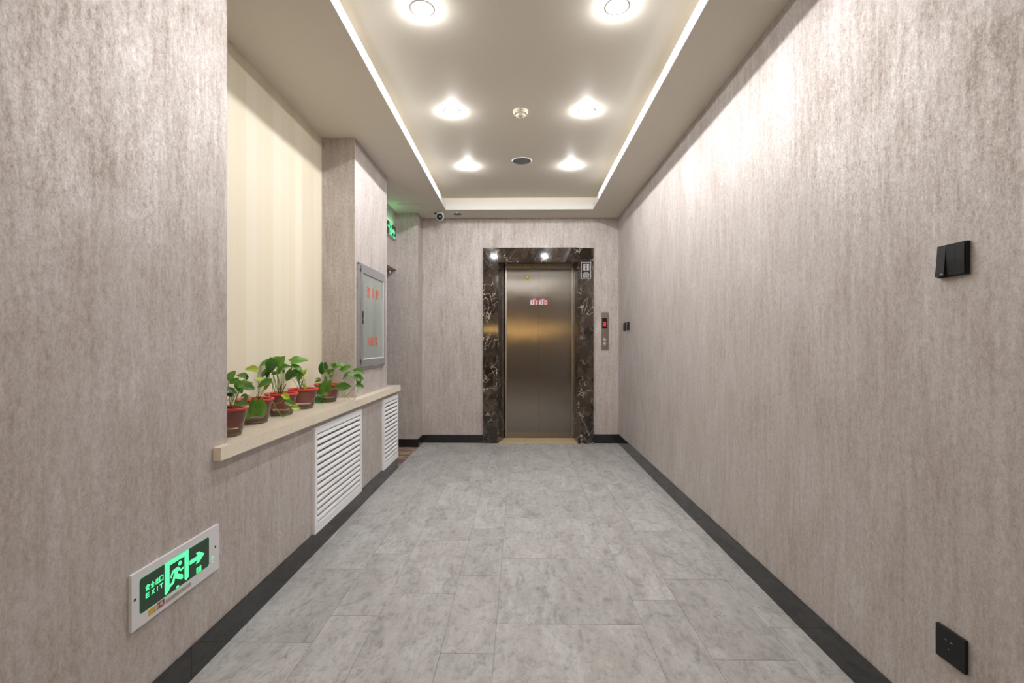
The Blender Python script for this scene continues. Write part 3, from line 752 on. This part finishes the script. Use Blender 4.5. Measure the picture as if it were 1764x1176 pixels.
def slot(yc, zc, dy, dz, rot, bright=True):
    c_, s_ = math.cos(rot), math.sin(rot)
    pts = [(yc+a*c_-b*s_, zc+a*s_+b*c_) for a, b in ((-dy, -dz), (dy, -dz), (dy, dz), (-dy, dz))]
    under(prismo('socket_slot', pts, sxf-.0001, sxf+.001, 'x', M['screw']), so)
    if bright:
        pts = [(yc+a*c_-b*s_, zc-.002+a*s_+b*c_) for a, b in ((-dy*.7, -dz*.35), (dy*.7, -dz*.35), (dy*.7, dz*.35), (-dy*.7, dz*.35))]
        under(prismo('contact', pts, sxf-.0003, sxf+.0008, 'x', M['alu']), so)
slot(1.2975, .3665, .0042, .0022, 0); slot(1.2800, .3665, .0042, .0022, 0)
slot(1.2885, .3450, .0011, .0042, 0); slot(1.2960, .3360, .0011, .0040, .6, False); slot(1.2810, .3355, .0011, .0040, -.6, False)

# ================================================================= CEILING FITTINGS
def downlight(x, y, z, label, grp, lm='lens'):
    e = tag(empty('downlight', (x, y, z)), label, 'light', grp)
    a = lo('trim_ring', [(0.026, -.0010), (0.040, -.0014), (0.050, -.0018), (0.055, -.0015), (0.058, 0.0), (0.026, 0.001)], M['white'], e, 32)
    b = lo('lens', [(0.026, .001), (0.0258, -.004), (0.023, -.009), (0.014, -.0125), (0.0001, -.014)], M[lm], e, 32)
    return e
rows = ['front', 'middle', 'back']
for i, y in enumerate((2.29, 3.31, 4.33)):
    for sx in (-1, 1):
        downlight(sx*.466, y, HT, 'round white ceiling downlight, %s one of the %s row' % ({0: 'nearest', 1: 'middle', 2: 'farthest'}[i], 'left' if sx < 0 else 'right'), 'round downlights in the ceiling tray')
BEHIND = (-0.77, -2.3)
for y, wd_ in zip(BEHIND, ('first behind', 'second behind')):
    for sx in (-1, 1):
        downlight(sx*.466, y, HT, 'round white ceiling downlight out of view, %s row %s the viewer' % ('left' if sx < 0 else 'right', wd_), 'downlights out of view', 'lens_dim')
sd = tag(empty('smoke_detector', (0.01, 3.31, HT)), 'round ivory smoke detector in the middle of the ceiling tray', 'detector')
lo('base', [(0.052, 0), (0.052, -.010), (0.049, -.013)], M['creamp'], sd, 36)
lo('vent_ring', [(0.040, -.013), (0.040, -.024)], M['black'], sd, 30)
for k in range(12):
    a = 2*PI*k/12; bm = bmesh.new(); box(bm, .036, .046, -.005, .005, -.026, -.012)
    bmesh.ops.rotate(bm, verts=bm.verts, cent=(0, 0, 0), matrix=Matrix.Rotation(a, 3, 'Z')); link('fin', bm, M['creamp'], sd)
lo('cap', [(0.046, -.012), (0.049, -.015), (0.047, -.021), (0.0345, -.0245), (0.033, -.034), (0.028, -.040), (0.0001, -.042)], M['creamp'], sd, 36)
lo('indicator', [(0.0025, -.038), (0.0025, -.0415), (.0001, -.0418)], M['redfaint'], sd, 8, cx=.014, cy=-.014)
sp = tag(empty('ceiling_speaker', (0.023, 4.21, HT)), 'round flush ceiling speaker with grey grille between the farthest downlights', 'speaker')
lo('bezel', [(0.078, -.004), (0.082, -.006), (0.087, -.004), (0.089, 0), (0.078, 0)], M['whitep'], sp, 40)
lo('grille', [(0.0785, -.002), (0.05, -.0045), (0.0001, -.0055)], M['grille'], sp, 40)
el = tag(empty('emergency_lamp', (-0.696, 5.386, H)), 'small round recessed fitting with a green indicator by the dome camera', 'light')
lo('bezel', [(0.050, -.003), (0.060, -.006), (0.070, -.004), (0.072, 0), (0.050, 0)], M['whitep'], el, 36)
lo('lens', [(0.051, -.002), (0.03, -.0045), (0.0001, -.005)], M['grille'], el, 30)
lo('indicator', [(0.0045, -.004), (0.004, -.009), (.0001, -.010)], M['greenled'], el, 10, cx=0.0, cy=-.062)
cc = tag(empty('security_camera', (-0.885, 5.33, H)), 'white ball security camera under the ceiling in the far left corner', 'camera')
lo('base', [(0.046, 0), (0.046, -.006), (0.042, -.022), (0.036, -.028)], M['whitep'], cc, 32)
def uvs(name, r, c_, mat, par, seg=24):
    prof = [(max(r*math.sin(PI*k/14), .0001), r*math.cos(PI*k/14)) for k in range(15)]
    return lo(name, prof, mat, par, seg, cx=c_[0], cy=c_[1], cz=c_[2])
uvs('ball', .046, (0, 0, -.046), M['whitep'], cc)
lo('eye', [(.034, 0), (.031, -.008), (.018, -.009), (.0001, -.0092)], M['blackg'], cc, 28, cx=.006, cy=-.038, cz=-.055, axis='y')
lo('glass', [(.013, 0), (.010, -.004), (.0001, -.005)], M['grille'], cc, 20, cx=.006, cy=-.046, cz=-.055, axis='y')
boxo('cable_stub', (-.060, -.044, -.004, .006, -.012, 0), M['black'], cc)
uvs('cable_gland', .006, (-.046, -.02, -.018), M['black'], cc, 10)
hp = tag(empty('access_hatch', (-1.145, 5.105, H)), 'square access hatch in the ceiling, tinted by the green exit glow', 'hatch')
for b in ((-.125, .125, -.125, -.098), (-.125, .125, .098, .125), (-.125, -.098, -.0975, .0975), (.098, .125, -.0975, .0975)):
    boxo('frame_bar', (b[0], b[1], b[2], b[3], -.005, 0), M['ceil'], hp, bevel=.001)
boxo('panel', (-.094, .094, -.094, .094, -.0035, 0), M['ceil'], hp, bevel=.001)

# invented amber lamps on the unseen rear wall, added for the steel doors' gold reflection
for x in (-0.78, 0.40):
    wl = tag(empty('invented_glow_lamp', (x, Y0, 1.56)), 'invented amber lamp on the unseen rear wall, added for the gold reflection in the elevator doors, %s one' % ('left' if x < 0 else 'right'), 'lamp', 'invented amber lamps on the unseen rear wall')
    boxo('back_plate', (-.30, .30, 0, .02, -.02, .10), M['steel'], wl)
    boxo('glow_box', (-.34, .34, .02, .10, -.035, .03), M['amber'], wl, bevel=.01)
    boxo('glow_box', (-.34, .34, .02, .10, .065, .11), M['amber'], wl, bevel=.01)

# ================================================================= POTTED PLANTS
def leaf_mesh(name, mat, fold, curl, asp):
    """heart-shaped leaf, unit length along +x from the stalk, z up"""
    bm = bmesh.new(); nu, nv = 9, 4
    grid = []
    for i in range(nu+1):
        u = i/nu
        wv = asp*0.5*(math.sin(PI*min(u*1.0+.0, 1))**.62)*(1.18-.62*u) if 0 < u < 1 else 0.0
        row = []
        for j in range(-nv, nv+1):
            q = j/nv
            x = u - (0.13*abs(q)**1.3*(1-u)**2.2)
            yv = wv*q if 0 < u < 1 else 0.0
            if u == 0: yv = asp*.30*q; x = -.10*abs(q)**.8
            z = fold*abs(yv)*1.3 - curl*(u**2) + .012*math.sin(9*u+2*q)*abs(q)
            row.append(bm.verts.new((x, yv, z)))
        grid.append(row)
    for a, b in zip(grid, grid[1:]):
        for k in range(len(a)-1):
            bm.faces.new((a[k], a[k+1], b[k+1], b[k]))
    bmesh.ops.remove_doubles(bm, verts=bm.verts, dist=1e-5)
    me = bpy.data.meshes.new(name); bm.to_mesh(me); bm.free(); me.materials.append(mat)
    for p in me.polygons: p.use_smooth = True
    return me
LEAF = {}
for tone, mk in ((0, 'leafd'), (1, 'leafm'), (2, 'leafy')):
    LEAF[tone] = [leaf_mesh('leaf', M[mk], f_, c_, a_) for f_, c_, a_ in ((.30, .22, .80), (.55, .38, .74), (.18, .10, .86))]

def make_pot(e):
    ph = 0.118
    sh_ = lo('pot_shell', [(0.052, 0.004), (0.055, 0.0), (0.057, 0.006), (0.074, ph-.030), (0.075, ph-.026), (0.077, ph-.022), (0.079, ph-.006)], M['shell'], e, 48, open_top=True)
    ip = lo('inner_pot', [(0.0001, 0.036), (0.050, 0.036), (0.054, 0.040), (0.0735, ph-.020), (0.0755, ph-.004), (0.072, ph-.004), (0.070, ph-.018)], M['potred'], e, 48, open_top=True)
    lo('rim', [(0.073, ph-.010), (0.077, ph-.010), (0.085, ph-.009), (0.0885, ph-.004), (0.0875, ph), (0.083, ph+.0015), (0.078, ph), (0.073, ph-.003), (0.073, ph-.010)], M['rim'], ip, 48, oct_=8)
    lo('soil', [(0.0725, ph-.016), (0.05, ph-.011), (0.025, ph-.012), (0.0001, ph-.010)], M['soil'], e, 24)
    lo('sediment', [(0.0515, 0.001), (0.0555, 0.008), (0.057, 0.016), (0.050, 0.019), (0.0001, 0.018)], M['sedi'], sh_, 30)

POTS = {1: (-1.225, 1.985), 2: (-1.285, 2.31), 3: (-1.285, 2.57), 4: (-1.285, 2.83), 5: (-1.275, 3.165)}
PL = {1: 'red pot of pothos half hidden behind the near wall edge',
      2: 'second red pot on the ledge, sparse plant with two big drooping leaves',
      3: 'third red pot on the ledge, tall bushy pothos with trailing yellow leaf',
      4: 'fourth red pot on the ledge, plant leaning left with one high leaf',
      5: 'farthest red pot on the ledge, pothos trailing to the right onto the stone'}
# per plant: (dx, dy, height above the ledge, length, tip direction seen from the corridor, tone)
LV = {
 1: [ (0.022,0.0,0.252,0.036,60,0.35),(-0.008,0.01,0.237,0.019,240,0.3),(0.052,0.021,0.25,0.03,170,0.3),(0.073,0.021,0.238,0.017,280,0.2),(0.031,0.0,0.226,0.029,200,0.35),(0.073,-0.029,0.205,0.038,285,0.3),(0.098,-0.029,0.218,0.04,15,0.4),(0.119,-0.038,0.206,0.033,340,0.3),(0.028,-0.02,0.193,0.034,130,0.2),(0.026,-0.03,0.173,0.026,160,0.1),(0.11,-0.048,0.157,0.026,250,0.35),(0.11,-0.088,0.146,0.028,160,0.15) ],
 2: [ (-0.015,-0.0,0.261,0.043,165,0.9),(0.011,0.01,0.208,0.029,170,0.65),(0.047,-0.089,0.079,0.059,262,0.45),(0.075,-0.087,0.077,0.061,280,0.4),(0.025,-0.1,0.064,0.057,250,0.4),(0.046,0.001,0.191,0.047,190,0.25),(0.057,0.001,0.174,0.022,60,0.7),(-0.057,-0.001,0.131,0.022,200,0.2) ],
 3: [ (-0.032,0.02,0.292,0.061,20,0.4),(-0.092,-0.001,0.277,0.036,200,0.35),(-0.048,-0.021,0.262,0.06,250,0.12),(-0.001,-0.01,0.289,0.052,60,0.35),(-0.074,0.029,0.292,0.045,160,0.45),(-0.069,-0.021,0.238,0.044,180,0.3),(-0.095,-0.001,0.22,0.03,230,0.3),(-0.078,-0.001,0.217,0.032,290,0.1),(0.022,0.0,0.261,0.038,20,0.4),(-0.016,0.02,0.24,0.036,50,0.6),(0.005,0.01,0.23,0.02,240,0.6),(0.074,-0.094,0.107,0.035,-35,0.92),(0.096,-0.099,0.075,0.035,-20,0.3),(0.122,-0.088,0.05,0.031,-10,0.75),(-0.042,-0.001,0.223,0.02,200,0.5) ],
 4: [ (-0.023,-0.0,0.286,0.07,15,0.35),(-0.064,-0.001,0.251,0.026,190,0.3),(-0.018,-0.02,0.234,0.061,-25,0.4),(0.006,0.0,0.218,0.033,70,0.75),(-0.038,-0.031,0.203,0.052,200,0.12),(-0.009,-0.03,0.191,0.039,270,0.4),(-0.077,-0.021,0.19,0.044,240,0.45),(0.019,0.0,0.178,0.015,-40,0.7),(-0.081,-0.001,0.213,0.04,90,0.4),(-0.058,-0.001,0.215,0.035,60,0.3),(0.023,-0.03,0.13,0.02,100,0.7) ],
 5: [ (-0.032,-0.0,0.215,0.063,265,0.1),(0.002,0.0,0.198,0.031,-50,0.4),(0.027,0.0,0.203,0.031,30,0.35),(0.04,0.001,0.243,0.03,140,0.35),(0.06,0.001,0.238,0.04,20,0.4),(0.099,0.002,0.241,0.053,0,0.35),(0.124,-0.008,0.222,0.049,35,0.45),(0.147,0.002,0.231,0.023,-20,0.6),(0.221,-0.027,0.202,0.049,5,0.6),(0.18,-0.017,0.173,0.049,0,0.55),(0.13,-0.018,0.17,0.046,200,0.4),(0.223,-0.027,0.158,0.049,-15,0.3),(0.218,-0.027,0.136,0.036,260,0.45),(0.23,-0.027,0.105,0.039,-20,0.4),(0.021,-0.09,0.095,0.074,250,0.3),(-0.01,-0.085,0.097,0.048,230,0.35),(0.11,-0.058,0.103,0.061,180,0.25),(0.16,-0.048,0.105,0.026,0,0.55),(-0.014,-0.09,0.055,0.029,180,0.5),(0.027,-0.09,0.059,0.026,0,0.55),(-0.026,-0.09,0.022,0.056,195,0.15),(-0.064,-0.001,0.151,0.023,160,0.4),(-0.068,-0.001,0.134,0.03,190,0.4),(0.025,0.0,0.17,0.02,20,0.5),(0.022,-0.03,0.122,0.02,100,0.4) ],
}
TR = {  # trailing runners, points relative to the pot base on the ledge
 2: [[(.04, -.05, .12), (.045, -.085, .125), (.047, -.089, .105)], [(.06, -.05, .12), (.07, -.08, .125), (.072, -.087, .105)]],
 3: [[(-.03, -.06, .12), (-.02, -.095, .12), (.01, -.10, .07), (.03, -.10, .035), (.06, -.10, .006), (.085, -.095, .025), (.096, -.099, .075)],
     [(.01, -.10, .07), (.045, -.10, .080), (.074, -.094, .107)], [(.035, -.10, .03), (.06, -.10, .004), (.09, -.095, .03), (.115, -.09, .05)]],
 4: [[(.00, -.05, .118), (.02, -.055, .125), (.035, -.03, .150)]],
 5: [[(.03, -.03, .125), (.08, -.04, .12), (.115, -.05, .09), (.15, -.045, .03), (.175, -.04, .006), (.20, -.035, .03), (.215, -.03, .09), (.218, -.027, .14)],
     [(.04, -.03, .12), (.09, -.05, .10), (.12, -.05, .05), (.145, -.05, .010)],
     [(.14, -.045, .04), (.17, -.035, .07), (.20, -.03, .11), (.22, -.027, .19)],
     [(.10, -.05, .11), (.135, -.04, .125), (.165, -.025, .165)], [(.09, -.05, .115), (.12, -.03, .13), (.14, -.02, .165)],
     [(.02, -.06, .12), (.015, -.09, .10), (.008, -.095, .05), (.012, -.095, .01), (.03, -.095, .002)],
     [(-.03, -.06, .12), (-.01, -.088, .10), (.0, -.095, .04), (-.012, -.095, .012)],
     [(.05, -.06, .12), (.06, -.088, .09), (.09, -.07, .095)]]}
RV = Vector((.90, .436, 0))        # along the view, rightwards on the ledge
FV = Vector((.436, -.90, 0))       # towards the viewer
for k, (x, y) in POTS.items():
    e = tag(empty('potted_plant', (x, y, 0.7702)), PL[k], 'plant', 'potted plants on the beige ledge')
    make_pot(e)
    stems = bmesh.new()
    r_ = random.Random(k*11)
    cen = Vector((-.01 if k == 3 else 0, 0, .108))
    for (dx, dy, dz, ln, ang, tone) in LV[k]:
        ln *= 1.35
        a = math.radians(ang)
        tip = (RV*math.cos(a) + Vector((0, 0, 1))*math.sin(a))
        tip = (tip + FV*r_.uniform(-.25, .40)).normalized()
        hang = dz < .12
        nrm = (FV*(1.3 if hang else r_.uniform(.45, 1.0)) + Vector((0, 0, 1))*(0.3 if hang else r_.uniform(.5, 1.0)) + RV*r_.uniform(-.4, .4))
        nrm = (nrm - tip*nrm.dot(tip)).normalized()
        side = nrm.cross(tip)
        base = Vector((dx, dy, dz)) - tip*ln*.5
        mn = min(max(base.z, .006), 1); base.z = mn
        if base.x + x < -1.392: base.x = -1.392 - x
        t_i = 0 if tone < .22 else (2 if tone > .62 else 1)
        o = bpy.data.objects.new('leaf', LEAF[t_i][r_.randrange(3)]); C.objects.link(o); o.parent = e
        mat = Matrix((tip, side, nrm)).transposed().to_4x4()
        mat = Matrix.Translation(base) @ mat @ Matrix.Scale(ln, 4)
        if r_.random() < .5: mat = mat @ Matrix.Scale(-1, 4, (0, 1, 0))
        o.matrix_basis = mat
        if not hang and not (k == 5 and dx > .12):
            root = cen + Vector((r_.uniform(-.022, .022), r_.uniform(-.02, .02), 0)) + Vector((dx*.25, 0, 0))
            mid = (root+base)/2 + Vector((dx*-.10, 0, .012)) ; mid.z = max(mid.z, .12)
            p_ = [root.lerp(mid, t).lerp(mid.lerp(base, t), t) for t in (0, .2, .4, .6, .8, 1)]
            tube(stems, p_, .0017, .0011, 5)
    for path in TR.get(k, []):
        pts = [Vector(p) for p in path]; sm_ = []
        for i in range(len(pts)-1):
            p0, p1, p2, p3 = pts[max(i-1, 0)], pts[i], pts[i+1], pts[min(i+2, len(pts)-1)]
            for t in (0, .25, .5, .75):
                sm_.append(.5*((2*p1)+(-p0+p2)*t+(2*p0-5*p1+4*p2-p3)*t*t+(-p0+3*p1-3*p2+p3)*t**3))
        sm_.append(pts[-1]); tube(stems, sm_, .0019, .0013, 5)
    link('stems', stems, M['stem'], e, smooth=True)
    if k in (3, 4, 5):
        bm = bmesh.new()
        for q in range(3 if k != 4 else 2):
            a0 = Vector((-.012+q*.010, -.01+q*.006, .100)); tube(bm, [a0, a0+Vector((r_.uniform(-.01, .01), 0, .03)), a0+Vector((r_.uniform(-.02, .02), 0, .065))], .0035, .0022, 6)
        link('woody_stem', bm, M['stemd'], e, smooth=True)
